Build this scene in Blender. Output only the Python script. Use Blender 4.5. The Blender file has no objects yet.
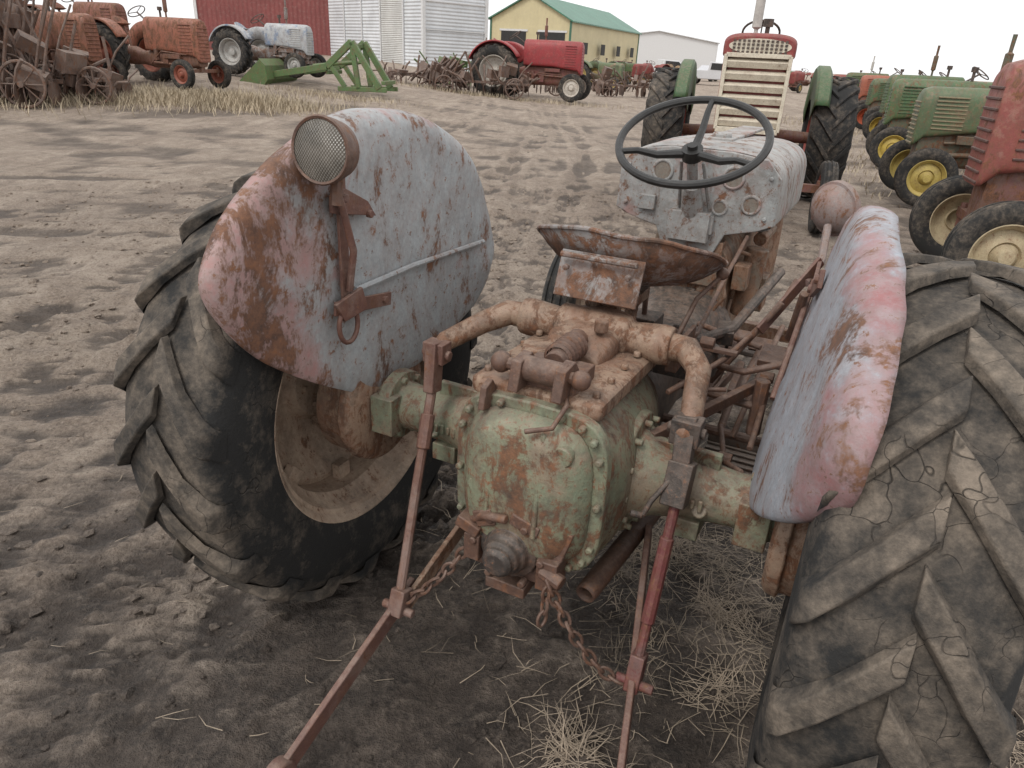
import bpy, bmesh, math, random
import numpy as np
from math import sin, cos, pi, radians, atan2, sqrt
from mathutils import Vector, Matrix, noise
random.seed(7)
S=bpy.context.scene
# ------------------------------------------------------------------ geometry helper
class Geo:
    def __init__(s): s.v=[]; s.f=[]
    def add(s,vs,fs):
        o=len(s.v); s.v+= [tuple(v) for v in vs]; s.f+=[tuple(i+o for i in f) for f in fs]
    def box(s,c,d,rot=(0,0,0),taper=1.0):
        from mathutils import Euler
        R=Euler([radians(a) for a in rot]).to_matrix(); c=Vector(c)
        vs=[]
        for z in (-1,1):
            k=taper if z>0 else 1
            for x,y in ((-1,-1),(1,-1),(1,1),(-1,1)):
                vs.append(c+R@Vector((x*d[0]/2*k,y*d[1]/2*k,z*d[2]/2)))
        s.add(vs,[(3,2,1,0),(4,5,6,7),(0,1,5,4),(1,2,6,5),(2,3,7,6),(3,0,4,7)])
    def beam(s,p,q,w,h,side=(1,0,0),w2=None,h2=None):
        p=Vector(p);q=Vector(q);d=(q-p).normalized();a=Vector(side);a=(a-d*a.dot(d)).normalized();b=d.cross(a)
        w2=w if w2 is None else w2;h2=h if h2 is None else h2
        vs=[]
        for P,W,H in ((p,w,h),(q,w2,h2)):
            for x,y in ((-1,-1),(1,-1),(1,1),(-1,1)): vs.append(P+a*x*W/2+b*y*H/2)
        s.add(vs,[(3,2,1,0),(4,5,6,7),(0,1,5,4),(1,2,6,5),(2,3,7,6),(3,0,4,7)])
    def tube(s,pts,r,n=10,caps=True,closed=False):
        pts=[Vector(p) for p in pts]; m=len(pts)
        rs=r if isinstance(r,(list,tuple)) else [r]*m
        vs=[];fs=[]; ref=None
        for i,p in enumerate(pts):
            if closed: t=(pts[(i+1)%m]-pts[i-1])
            else: t=pts[min(i+1,m-1)]-pts[max(i-1,0)]
            t.normalize()
            if ref is None:
                ref=Vector((0,0,1)) if abs(t.z)<.9 else Vector((1,0,0))
            a=(ref-t*ref.dot(t)); 
            if a.length<1e-4: a=Vector((1,0,0))
            a.normalize(); ref=a; b=t.cross(a)
            for k in range(n):
                th=2*pi*k/n; vs.append(p+(a*cos(th)+b*sin(th))*rs[i])
        for i in range(m if closed else m-1):
            j=(i+1)%m
            for k in range(n):
                k2=(k+1)%n; fs.append((i*n+k,i*n+k2,j*n+k2,j*n+k))
        if caps and not closed:
            fs.append(tuple(range(n-1,-1,-1))); fs.append(tuple((m-1)*n+k for k in range(n)))
        s.add(vs,fs)
    def rev(s,prof,c,ax='X',n=32,a0=0,a1=2*pi,M=None):
        c=Vector(c); full=abs(a1-a0-2*pi)<1e-6; m=len(prof); N=n if full else n+1
        vs=[];fs=[]
        for i in range(N):
            a=a0+(a1-a0)*i/n
            for (x,r) in prof:
                if M is not None: vs.append(c+M@Vector((r*cos(a),r*sin(a),x)))
                elif ax=='X': vs.append(c+Vector((x,-r*cos(a),r*sin(a))))
                elif ax=='Y': vs.append(c+Vector((r*cos(a),x,r*sin(a))))
                else: vs.append(c+Vector((r*cos(a),r*sin(a),x)))
        for i in range(n):
            j=(i+1)%N
            for k in range(m-1):
                fs.append((i*m+k,i*m+k+1,j*m+k+1,j*m+k))
        s.add(vs,fs)
    def loft(s,secs,caps=True):
        n=len(secs[0]);vs=[];fs=[]
        for q in secs: vs+=q
        for i in range(len(secs)-1):
            for k in range(n):
                k2=(k+1)%n; fs.append((i*n+k,i*n+k2,(i+1)*n+k2,(i+1)*n+k))
        if caps:
            fs.append(tuple(range(n-1,-1,-1))); fs.append(tuple((len(secs)-1)*n+k for k in range(n)))
        s.add(vs,fs)
    def prism(s,poly,fn0,fn1):
        n=len(poly); vs=[fn0(*p) for p in poly]+[fn1(*p) for p in poly]
        fs=[tuple(range(n-1,-1,-1)),tuple(range(n,2*n))]+[(k,(k+1)%n,n+(k+1)%n,n+k) for k in range(n)]
        s.add(vs,fs)
    def sph(s,c,r,sc=(1,1,1),n=12,m=8):
        prof=[(-cos(pi*i/m)*r*sc[2],sin(pi*i/m)*r*sc[0]) for i in range(m+1)]
        s.rev(prof,c,'Z',n)
def aim(d):
    return Vector(d).normalized().to_track_quat('Z','Y').to_matrix()
def sup(y,hw,z0,z1,e=3.5,n=28,xc=0):
    out=[];zc=(z0+z1)/2;hz=(z1-z0)/2
    for k in range(n):
        t=2*pi*k/n; c,s_=cos(t),sin(t)
        out.append((xc+hw*math.copysign(abs(c)**(2/e),c),y,zc+hz*math.copysign(abs(s_)**(2/e),s_)))
    return out
def empty(name,loc,rz=0,scale=1):
    e=bpy.data.objects.new(name,None); S.collection.objects.link(e)
    e.location=loc; e.rotation_euler=(0,0,rz); e.scale=(scale,)*3; e.empty_display_size=.2
    return e
def part(name,g,mat,parent=None,bevel=0,ang=35,solid=0,fix=True,loc=(0,0,0)):
    me=bpy.data.meshes.new(name); me.from_pydata(g.v,[],g.f); me.update()
    if fix:
        bm=bmesh.new(); bm.from_mesh(me); bmesh.ops.remove_doubles(bm,verts=bm.verts,dist=1e-6)
        bmesh.ops.recalc_face_normals(bm,faces=bm.faces); bm.to_mesh(me); bm.free()
    for p in me.polygons: p.use_smooth=True
    me.set_sharp_from_angle(angle=radians(ang))
    ob=bpy.data.objects.new(name,me); S.collection.objects.link(ob); ob.location=loc
    me.materials.append(mat)
    if parent: ob.parent=parent
    if solid:
        m=ob.modifiers.new('s','SOLIDIFY'); m.thickness=solid; m.offset=0
    if bevel:
        m=ob.modifiers.new('b','BEVEL'); m.width=bevel; m.segments=2; m.limit_method='ANGLE'; m.angle_limit=radians(40)
    return ob
# ------------------------------------------------------------------ materials
def newmat(name):
    m=bpy.data.materials.new(name); m.use_nodes=True; nt=m.node_tree; nt.nodes.clear()
    out=nt.nodes.new('ShaderNodeOutputMaterial'); b=nt.nodes.new('ShaderNodeBsdfPrincipled')
    nt.links.new(b.outputs[0],out.inputs[0]); return m,nt,b
class NT:
    def __init__(s,nt): s.nt=nt
    def n(s,t,**k):
        x=s.nt.nodes.new(t)
        for a,v in k.items(): setattr(x,a,v)
        return x
    def L(s,a,b): s.nt.links.new(a,b)
    def noise(s,vec,sc,det=6,ro=.6,dist=0):
        x=s.n('ShaderNodeTexNoise'); s.L(vec,x.inputs['Vector']); x.inputs['Scale'].default_value=sc
        x.inputs['Detail'].default_value=min(det,5.5); x.inputs['Roughness'].default_value=ro; x.inputs['Distortion'].default_value=dist
        return x.outputs[0]
    def ramp(s,v,a,b):
        x=s.n('ShaderNodeMapRange'); x.clamp=True; s.L(v,x.inputs[0]); x.inputs[1].default_value=a; x.inputs[2].default_value=b
        return x.outputs[0]
    def mix(s,f,a,b,mode='MIX'):
        x=s.n('ShaderNodeMix',data_type='RGBA',blend_type=mode)
        if isinstance(f,(int,float)): x.inputs[0].default_value=f
        else: s.L(f,x.inputs[0])
        for i,c in ((6,a),(7,b)):
            if isinstance(c,tuple): x.inputs[i].default_value=(*c,1)
            else: s.L(c,x.inputs[i])
        return x.outputs[2]
    def math(s,op,a,b=0):
        x=s.n('ShaderNodeMath',operation=op)
        for i,c in ((0,a),(1,b)):
            if isinstance(c,(int,float)): x.inputs[i].default_value=c
            else: s.L(c,x.inputs[i])
        return x.outputs[0]
    def bump(s,h,b,st=.3,dist=.01,prev=None):
        x=s.n('ShaderNodeBump'); x.inputs['Strength'].default_value=st; x.inputs['Distance'].default_value=dist
        s.L(h,x.inputs['Height'])
        if prev is not None: s.L(prev,x.inputs['Normal'])
        if b is not None: s.L(x.outputs[0],b.inputs['Normal'])
        return x.outputs[0]
RUSTD=(.050,.026,.018); RUSTO=(.22,.095,.046)
def paint(name,c1,c2=None,patch=.5,rust=.45,sc=1.0,rough=.6,dust=.35,edge=None,rcol=RUSTO,seed=0,dustc=(.30,.24,.19),c2amt=.85,erust=.09,grime=.35):
    m,nt,b=newmat(name); T=NT(nt)
    tc=T.n('ShaderNodeTexCoord'); mp=T.n('ShaderNodeMapping'); T.L(tc.outputs['Object'],mp.inputs[0])
    mp.inputs['Location'].default_value=(seed*1.7,seed*.9,seed*2.3); v=mp.outputs[0]
    ms=T.n('ShaderNodeMapping'); T.L(v,ms.inputs[0]); ms.inputs['Scale'].default_value=(1,1,.5); vs_=ms.outputs[0]
    n1=T.noise(v,2.6*sc,5,.62,.3); n2=T.noise(vs_,7*sc,6,.78,.5); n3=T.noise(v,60*sc,3,.7); n4=T.noise(v,17*sc,5,.74)
    col=T.mix(T.ramp(n3,.3,.75),tuple(x*.84 for x in c1),tuple(min(1,x*1.14) for x in c1))
    col=T.mix(T.math('MULTIPLY',T.ramp(n4,.50,.62),.35),col,tuple(min(1,x*1.3+.04) for x in c1))
    g=None
    if edge:
        (cx,cy,cz),r0,r1,amt=edge
        vd=T.n('ShaderNodeVectorMath',operation='DISTANCE'); T.L(tc.outputs['Object'],vd.inputs[0]); vd.inputs[1].default_value=(cx,cy,cz)
        g=T.ramp(vd.outputs['Value'],r0,r1)
    if c2:
        f=T.math('ADD',T.math('MULTIPLY',n1,.70),T.math('MULTIPLY',n4,.30))
        if g: f=T.math('ADD',f,T.math('MULTIPLY',g,edge[3]))
        k=T.math('MULTIPLY',T.ramp(f,patch-.04,patch+.04),c2amt)
        c2c=T.mix(T.ramp(n4,.4,.65),c2,tuple(min(1,.6*x+.4*y+.04) for x,y in zip(c2,c1)))
        col=T.mix(k,col,c2c)
    rf=T.math('ADD',T.math('MULTIPLY',n2,.68),T.math('MULTIPLY',n4,.32))
    if g: rf=T.math('ADD',rf,T.math('MULTIPLY',g,erust))
    stain=T.math('MULTIPLY',T.ramp(rf,1-rust-.14,1-rust+.03),.6)
    col=T.mix(stain,col,tuple(.5*a+.42*bb for a,bb in zip(rcol,c1)))
    rr=T.mix(T.ramp(n4,.36,.66),RUSTD,rcol)
    hard=T.ramp(rf,1-rust-.015,1-rust+.05)
    col=T.mix(T.math('MULTIPLY',hard,.92),col,rr)
    spk=T.ramp(T.noise(v,34*sc,4,.8),.60-.1*(rust-.4),.65-.1*(rust-.4))
    col=T.mix(T.math('MULTIPLY',spk,.8),col,rr)
    gm=T.math('MULTIPLY',T.ramp(T.noise(v,4.3*sc,5,.78),.46,.70),grime)
    col=T.mix(gm,col,(.075,.058,.047))
    ge=T.n('ShaderNodeNewGeometry'); sx=T.n('ShaderNodeSeparateXYZ'); T.L(ge.outputs['Normal'],sx.inputs[0])
    up=T.math('MULTIPLY',T.ramp(sx.outputs[2],.1,1.0),T.ramp(n4,.3,.7))
    col=T.mix(T.math('MULTIPLY',up,dust),col,dustc)
    T.L(col,b.inputs['Base Color'])
    ro=T.math('ADD',rough,T.math('MULTIPLY',hard,.9-rough)); T.L(ro,b.inputs['Roughness'])
    T.bump(T.math('ADD',T.math('MULTIPLY',n3,.5),n4),b,.5,.004)
    return m
def simple(name,c,rough=.7,var=.25,sc=8,metal=0):
    m,nt,b=newmat(name); T=NT(nt); tc=T.n('ShaderNodeTexCoord'); v=tc.outputs['Object']
    n=T.noise(v,sc,5,.65)
    T.L(T.mix(T.ramp(n,.3,.7),tuple(x*(1-var) for x in c),tuple(min(1,x*(1+var)) for x in c)),b.inputs['Base Color'])
    b.inputs['Roughness'].default_value=rough; b.inputs['Metallic'].default_value=metal
    T.bump(n,b,.25,.01); return m
def rubber(name,dirt=.5,cracks=True,base=(.017,.0165,.016),dcol=(.205,.165,.128),side=None):
    m,nt,b=newmat(name); T=NT(nt); tc=T.n('ShaderNodeTexCoord'); v=tc.outputs['Object']
    n1=T.noise(v,3.2,6,.65,.3); n2=T.noise(v,18,6,.76); n3=T.noise(v,120,3,.7)
    f=T.math('ADD',T.math('MULTIPLY',n1,.55),T.math('MULTIPLY',n2,.45))
    if side:
        sx=T.n('ShaderNodeSeparateXYZ'); T.L(v,sx.inputs[0])
        dz=T.math('SUBTRACT',sx.outputs[2],side); r=T.math('SQRT',T.math('ADD',T.math('MULTIPLY',sx.outputs[1],sx.outputs[1]),T.math('MULTIPLY',dz,dz)))
        f=T.math('SUBTRACT',f,T.math('MULTIPLY',T.ramp(r,.605,.55),.15))
    k=T.ramp(f,.62-dirt*.42,.84-dirt*.38)
    col=T.mix(k,base,T.mix(T.ramp(n2,.35,.65),tuple(x*.50 for x in dcol),dcol))
    h=T.math('ADD',T.math('MULTIPLY',n3,.35),T.math('MULTIPLY',n2,.7))
    if cracks:
        w=T.n('ShaderNodeVectorMath',operation='ADD'); nv=T.n('ShaderNodeTexNoise'); nv.inputs['Scale'].default_value=9; T.L(v,nv.inputs['Vector'])
        sc_=T.n('ShaderNodeVectorMath',operation='SCALE'); T.L(nv.outputs['Color'],sc_.inputs[0]); sc_.inputs['Scale'].default_value=.16
        T.L(v,w.inputs[0]); T.L(sc_.outputs[0],w.inputs[1])
        vo=T.n('ShaderNodeTexVoronoi',feature='DISTANCE_TO_EDGE'); T.L(w.outputs[0],vo.inputs['Vector']); vo.inputs['Scale'].default_value=13
        cr=T.ramp(vo.outputs['Distance'],0,.014); msk=T.ramp(n1,.50,.58)
        crm=T.math('MULTIPLY',T.math('SUBTRACT',1,cr),msk)
        col=T.mix(T.math('MULTIPLY',crm,.7),col,(.012,.011,.01)); h=T.math('SUBTRACT',h,T.math('MULTIPLY',crm,.9))
    T.L(col,b.inputs['Base Color']); b.inputs['Roughness'].default_value=.85
    T.bump(h,b,.7,.007); return m

M_FEND=paint('fender_paint',(.365,.385,.395),(.37,.155,.14),patch=.625,rust=.445,sc=1.35,edge=((-.56,.26,.98),.42,.74,.29),dust=.10,seed=1,erust=.085,grime=.28)
M_FENDR=paint('fender_paint_r',(.335,.355,.395),(.30,.095,.09),patch=.64,rust=.44,sc=1.35,edge=((.47,.0,.86),.36,.62,.26),dust=.10,seed=4,erust=.085,grime=.28)
M_GREEN=paint('housing_green',(.205,.235,.16),(.27,.19,.135),patch=.54,rust=.49,sc=2.4,dust=.45,seed=5,grime=.75)
M_CAST=paint('cast_rust_cream',(.32,.225,.16),(.19,.09,.055),patch=.51,rust=.50,sc=2.7,dust=.28,seed=8,grime=.65)
M_BROWN=paint('rust_brown',(.10,.056,.042),(.17,.11,.085),patch=.55,rust=.45,sc=3,dust=.3,seed=11)
M_LINK=paint('link_rust',(.14,.068,.054),(.20,.13,.105),patch=.53,rust=.42,sc=3,dust=.3,seed=14)
M_DARK=paint('grease_dark',(.042,.034,.030),(.095,.068,.054),patch=.52,rust=.4,sc=3,dust=.35,seed=12)
M_RED=paint('old_red',(.15,.04,.04),(.12,.07,.06),patch=.53,rust=.43,sc=3,dust=.2,seed=13)
M_HOOD=paint('hood_grey',(.36,.37,.365),(.32,.13,.11),patch=.58,rust=.455,sc=1.9,dust=.15,seed=15,grime=.5)
M_SEAT=paint('seat_grey',(.28,.285,.285),(.18,.09,.06),patch=.51,rust=.53,sc=2.2,dust=.15,seed=17,grime=.5)
M_RIM=paint('rim_cream',(.50,.385,.29),(.30,.17,.11),patch=.59,rust=.43,sc=1.6,dust=.3,seed=20,grime=.65)
M_PLATE=paint('plate_grey',(.17,.155,.14),(.11,.08,.06),patch=.5,rust=.42,sc=3,dust=.4,seed=21)
M_BLACK=simple('wheel_black',(.022,.021,.02),.4,.3,30)
M_TYRE=rubber('tyre_dusty',.62,side=.62); M_TYRES=rubber('tyre_front',.40)
M_TYREB=rubber('tyre_bg',.36,False)
m,nt,b=newmat('lamp_glass'); M_GLASS=m; T=NT(nt); tc=T.n('ShaderNodeTexCoord')
sx=T.n('ShaderNodeSeparateXYZ'); T.L(tc.outputs['Object'],sx.inputs[0])
gr=T.math('MULTIPLY',T.math('SINE',T.math('MULTIPLY',sx.outputs[0],900)),T.math('SINE',T.math('MULTIPLY',sx.outputs[2],700)))
T.L(T.mix(T.ramp(T.noise(tc.outputs['Object'],14),.35,.7),(.08,.072,.06),(.19,.17,.145)),b.inputs['Base Color']); b.inputs['Roughness'].default_value=.2
T.bump(gr,b,.4,.003)

# ------------------------------------------------------------------ tyres
def carcass(R,rr,w,lug):
    Rc=R-lug; d=Rc-rr
    half=[(.39,0),(.47,.10),(.515,.30),(.53,.52),(.51,.72),(.475,.86),(.42,.94),(.25,.985),(0,1.0)]
    p=[(-x*w,rr+d*k) for x,k in half]; p+=[(x*w,rr+d*k) for x,k in half[-2::-1]]
    return p
def tyre(g,cx,cy,cz,R,rr,w,lug=.03,n=20,N=72,lw=.030):
    g.rev(carcass(R,rr,w,lug),(cx,cy,cz),'X',N)
    if n<=0: return
    Rc=R-lug; hw=w/2
    for sd in (-1,1):
        for i in range(n):
            t0=2*pi*(i+(.5 if sd>0 else 0))/n+random.uniform(-.006,.006)
            smp=[(1.03,.89,.885+.02,0,.5),(1.015,.92,.945,.02,.8),(.97,.94,.975,.06,.95),(.86,.955,.994,.14,1),(.55,.985,1.0,.44,1),(.25,.99,1.003,.75,1),(-.04,.99,1.002,1.03,1)]
            vs=[];fs=[];D=.30*w/.29*.62/R
            wear=random.uniform(-.004,.002)
            for (xf,rb,rt,t,k) in smp:
                th=t0+t*D; x=cx+sd*xf*hw
                for da,r in ((-lw*1.35/R,rb*R-.014),(-lw*.98/R*k,rt*R-.004+wear),(lw*.98/R*k,rt*R-.004+wear+random.uniform(-.0015,.0015)),(lw*1.35/R,rb*R-.014)):
                    vs.append((x,cy-r*cos(th+da),cz+r*sin(th+da)))
            for a in range(len(smp)-1):
                for q in range(3): fs.append((a*4+q,a*4+q+1,a*4+q+5,a*4+q+4))
            fs.append((0,1,2,3)); e=(len(smp)-1)*4; fs.append((e+3,e+2,e+1,e)); g.add(vs,fs)
def chain(g,pts,ll=.042,r=.0042):
    P=[Vector(p) for p in pts]; L=[0]
    for i in range(1,len(P)): L.append(L[-1]+(P[i]-P[i-1]).length)
    k=int(L[-1]/(ll*.72))
    def at(s):
        for i in range(1,len(P)):
            if s<=L[i]: return P[i-1].lerp(P[i],(s-L[i-1])/(L[i]-L[i-1]))
        return P[-1]
    for j in range(k):
        a=at(L[-1]*j/k); c=at(L[-1]*(j+1)/k); m_=(a+c)/2; d=(c-a).normalized()
        s1=d.cross(Vector((.3,.5,.8))).normalized(); s2=d.cross(s1)
        ang=(pi/2 if j%2 else 0)+random.uniform(-.3,.3); sd=s1*cos(ang)+s2*sin(ang)
        loop=[m_+d*cos(t)*ll*.5+sd*sin(t)*ll*.28 for t in [2*pi*q/12 for q in range(12)]]
        g.tube(loop,r,6,closed=True)
def sagline(p,q,sag,n=14):
    p=Vector(p);q=Vector(q); return [p.lerp(q,i/n)-Vector((0,0,sag*4*(i/n)*(1-i/n))) for i in range(n+1)]
def bolts(g,c,rad,n,ax='Y',r=.009,h=.012,a0=0):
    for i in range(n):
        a=a0+2*pi*i/n
        if ax=='Y': p=(c[0]+rad*cos(a),c[1],c[2]+rad*sin(a)); g.rev([(-h,0),(-h,r),(h*.2,r)],p,'Y',6)
        else: p=(c[0],c[1]+rad*cos(a),c[2]+rad*sin(a)); g.rev([(-h,0),(-h,r),(h,r),(h,0)],p,'X',6)
# ================================================================== FOREGROUND TRACTOR
A=(.15,1.594); YAW=.4545
tr=empty('vintage_tractor',(A[0],A[1],-.01),-YAW)
def P(name,g,mat,bevel=.003,**k): return part(name,g,mat,tr,bevel,**k)
TL,TR=-.757,.742
for nm,cx,sg in (('rear_tyre_a',TL,-1),('rear_tyre_b',TR,1)):
    RR=.632 if sg<0 else .622
    g=Geo(); tyre(g,cx,0,RR-.012,RR,.365,.30,.029,19,128,.031); P(nm,g,M_TYRE,.007,ang=40)
    g=Geo()
    g.rev([(-.135,.392),(-.14,.385),(-.13,.372),(-.118,.366),(-.112,.352),(-.085,.345),(-.06,.318),(.06,.318),(.085,.345),(.112,.352),(.118,.366),(.13,.372),(.14,.385),(.135,.392)],(cx,0,RR-.012),'X',72)
    g.rev([(sg*.02,.32),(sg*.015,.30),(sg*.03,.27),(sg*.075,.20),(sg*.085,.13),(sg*.05,.11),(sg*.05,.0)],(cx,0,.62),'X',48)
    bolts(g,(cx+sg*.05,0,.62),.075,6,'X')
    for i in range(8):
        a=2*pi*i/8; g.box((cx-sg*.005,.295*cos(a),.62+.295*sin(a)),(.03,.05,.05),(math.degrees(a),0,0))
    P('rim_'+nm[-1],g,M_RIM,.002,ang=40)
for sg in (-1,1):
    g=Geo(); e=abs(TL)-.165 if sg<0 else .56
    g.rev([(sg*.15,.0),(sg*.15,.150),(sg*.175,.155),(sg*.19,.15),(sg*.195,.12),(sg*.25,.092),(sg*.34,.072),(sg*(e-.13),.064),(sg*(e-.10),.068),(sg*(e-.095),.098),(sg*(e-.06),.10),(sg*(e-.055),.075),(sg*(e-.03),.07)],(0,0,.62),'X',32)
    bolts(g,(sg*(e-.095),0,.62),.082,8,'X',.011,.014,.2); bolts(g,(sg*.195,0,.62),.135,12,'X',.009,.014)
    g.box((sg*(e-.08),-.075,.62),(.07,.05,.11)); g.box((sg*.30,0,.70),(.16,.02,.05)); g.box((sg*.33,-.02,.545),(.07,.1,.05))
    g.tube([(sg*.36,-.06,.60),(sg*.36,-.075,.61)],.018,12)
    for q,hh in enumerate((.03,.022,.03,.022,.03)): g.box((sg*(.29+q*.018),-.082,.625),(.010,.008,hh))
    P('axle_housing_'+('l' if sg<0 else 'r'),g,M_GREEN)
    g=Geo(); g.rev([(sg*(e-.035),0),(sg*(e-.035),.165),(sg*(e-.025),.18),(sg*(e-.0),.185),(sg*(e+.005),.172),(sg*(e+.085),.172),(sg*(e+.09),.0)],(0,0,.62),'X',40)
    P('brake_drum_'+('l' if sg<0 else 'r'),g,M_CAST)
# centre housing
XC=.012
g=Geo()
g.loft([sup(-.325,.095,.53,.80,3,xc=XC),sup(-.312,.125,.505,.83,3,xc=XC),sup(-.285,.150,.49,.845,3.2,xc=XC),sup(-.265,.155,.485,.85,3.6,xc=XC)])
g.loft([sup(-.266,.182,.465,.872,4,xc=XC),sup(-.238,.184,.462,.874,4,xc=XC)])
g.loft([sup(-.24,.168,.47,.862,3,xc=XC),sup(-.16,.195,.42,.862,2.6,xc=XC),sup(-.02,.205,.385,.855,2.5),sup(.12,.195,.38,.845,2.7),sup(.24,.165,.40,.80,3.2),sup(.27,.15,.42,.78,3.4)])
for i in range(18):
    q=sup(0,.169,.479,.858,4,72,xc=XC)[int(72*i/18)%72]; g.rev([(-.014,0),(-.014,.0095),(.002,.0095)],(q[0],-.268,q[2]),'Y',6)
g.beam((XC-.06,-.30,.82),(XC-.07,-.315,.60),.013,.03,(1,0,0)); g.beam((XC+.05,-.30,.83),(XC+.05,-.32,.58),.013,.03,(1,0,0)); g.tube([(XC+.095,-.28,.79),(XC+.095,-.315,.79)],.024,12); g.tube([(-.09,-.29,.66),(-.09,-.318,.66)],.022,8)
P('centre_housing',g,M_GREEN,.004)
g=Geo() # lift cover
g.loft([sup(-.245,.135,.845,.885,5),sup(-.23,.155,.84,.892,5),sup(.22,.16,.825,.885,5),sup(.24,.14,.83,.875,5)])
for x in(-.13,.13):
    for y in (-.20,-.11,-.02,.07,.16): g.rev([(.012,0),(.012,.010),(0,.010)],(x,y,.889),'Z',6)
g.loft([sup(-.04,.07,.86,.905,3),sup(.02,.085,.86,.945,3),sup(.19,.085,.86,.955,3),sup(.26,.06,.86,.915,3)])
g.rev([(-.20,0),(-.20,.047),(-.175,.050),(-.10,.042),(-.09,.055),(.09,.055),(.10,.042),(.175,.050),(.20,.047),(.20,0)],(0,.12,.912),'X',24)
g.tube([(.05,.02,.95),(.05,.02,.98)],.018,8); g.tube([(-.04,.2,.95),(-.04,.2,.97)],.022,10); g.box((-.07,-.06,.90),(.08,.07,.03),(0,0,20))
P('lift_cover',g,M_CAST,.004)
g=Geo()
for sg,ex,ez in((-1,-.35,.835),(1,.30,.80)):
    pts=[(sg*.19,.12,.912),(sg*.24,.11,.915),(sg*.285,.05,.896),(ex,-.03,ez+.02),(ex,-.07,ez)]
    g.tube(pts,[.035,.034,.029,.026,.024],12); g.sph((ex,-.07,ez),.030)
P('lift_arms',g,M_CAST,0)
g=Geo(); RX=.02;RZ=.032
for x in(-.05,.05): g.prism([(-.28,.86),(-.17,.86),(-.17,.885),(-.21,.93),(-.265,.925)],lambda y,z:(x+RX-.012,y,z+RZ),lambda y,z:(x+RX+.012,y,z+RZ))
g.tube([(-.10+RX,-.235,.902+RZ),(.085+RX,-.235,.902+RZ)],.014,10); g.tube([(-.055+RX,-.235,.902+RZ),(.055+RX,-.235,.902+RZ)],.028,12); g.sph((-.10+RX,-.235,.902+RZ),.024); g.sph((.085+RX,-.235,.902+RZ),.022)
g.box((RX,-.17,.873+RZ),(.14,.12,.035)); g.tube([(RX,-.18,.90+RZ),(RX*.5,-.02,.905+RZ)],.026,12)
for q in range(6): g.rev([(-.005,.028),(0,.036),(.005,.028)],(RX*.8,-.15+q*.018,.902+RZ),'Y',14)
g.tube([(.05,-.19,.90),(.09,-.265,.885),(.08,-.31,.85),(.03,-.335,.84)],.006,8)
g.prism([(-.29,.89),(-.26,.90),(-.23,.86),(-.25,.83),(-.30,.84)],lambda y,z:(-.10,y,z),lambda y,z:(-.085,y,z))
P('top_link_rocker',g,M_BROWN)
g=Geo()
g.beam((-.35,-.08,.87),(-.345,-.10,.74),.03,.045,(1,0,0)); g.box((-.35,-.07,.84),(.06,.045,.055)); g.tube([(-.39,-.07,.835),(-.31,-.07,.835)],.013,8)
g.tube([(-.345,-.10,.75),(-.32,-.21,.53),(-.283,-.35,.27)],.0125,10); g.tube([(-.338,-.13,.69),(-.328,-.17,.61)],.018,10)
g.box((-.283,-.345,.265),(.04,.045,.07),(-20,0,0)); g.tube([(-.33,-.35,.245),(-.24,-.35,.245)],.012,8)
P('lift_rod_l',g,M_LINK)
g=Geo()
g.beam((-.235,.06,.42),(-.275,-.33,.245),.014,.05,(1,0,0)); P('lower_link_fore_l',g,M_CAST)
g=Geo()
g.beam((-.29,-.27,.27),(-.325,-.73,.065),.016,.05,(1,0,0)); g.rev([(-.018,0),(-.018,.04),(-.01,.045),(.01,.045),(.018,.04),(.018,0)],(-.328,-.75,.055),'X',20)
P('lower_link_l',g,M_LINK)
g=Geo()
g.beam((.30,-.06,.83),(.315,-.12,.66),.045,.05,(1,0,0),.035,.04); g.box((.303,-.07,.80),(.065,.05,.06)); g.box((.312,-.115,.69),(.055,.06,.10),(-20,0,0))
g.tube([(.345,-.07,.80),(.26,-.07,.80)],.013,8)
g.tube([(.30,-.13,.71),(.27,-.17,.66),(.26,-.19,.63)],.007,8); g.tube([(.26,-.19,.63),(.235,-.20,.635)],.008,8)
P('leveling_box',g,M_DARK)
g=Geo(); g.tube([(.316,-.13,.65),(.314,-.19,.45),(.312,-.25,.26)],.012,10); g.tube([(.315,-.155,.57),(.313,-.215,.37)],.016,10)
g.box((.312,-.25,.25),(.034,.045,.09),(-18,0,0)); g.tube([(.27,-.262,.225),(.36,-.262,.225)],.012,8)
P('lift_rod_r',g,M_RED)
g=Geo(); g.beam((.22,.08,.41),(.31,-.265,.22),.016,.05,(1,0,0)); g.beam((.308,-.25,.228),(.41,-.68,.045),.016,.05,(1,0,0)); g.rev([(-.018,0),(-.018,.04),(.018,.04),(.018,0)],(.415,-.70,.04),'X',20)
P('lower_link_r',g,M_LINK)
g=Geo()
g.rev([(-.385,0),(-.385,.028),(-.375,.036),(-.365,.036),(-.36,.043),(-.345,.045),(-.34,.052),(-.325,.055),(-.32,.072),(-.295,.078),(-.28,0)],(0,0,.522),'Y',24)
P('pto_cap',g,M_DARK)
g=Geo()
g.box((0,-.28,.465),(.24,.05,.045)); g.box((-.09,-.30,.50),(.04,.06,.07)); g.box((.10,-.30,.49),(.05,.06,.08)); g.box((-.1,-.31,.555),(.06,.05,.03),(0,20,0)); g.box((-.06,-.31,.59),(.05,.04,.04),(0,-25,0))
g.tube([(-.10,-.31,.56),(-.06,-.33,.60),(.0,-.335,.612)],.011,8); g.box((.12,-.285,.56),(.03,.05,.10),(0,15,0)); g.tube([(.085,-.32,.50),(.14,-.33,.49)],.018,10); g.box((.04,-.315,.605),(.07,.03,.03),(0,15,0))
g.box((0,-.22,.42),(.10,.22,.03)); bolts(g,(0,-.318,.522),.085,6,'Y',.01,.018)
P('drawbar_clevis',g,M_BROWN)
g=Geo()
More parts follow.
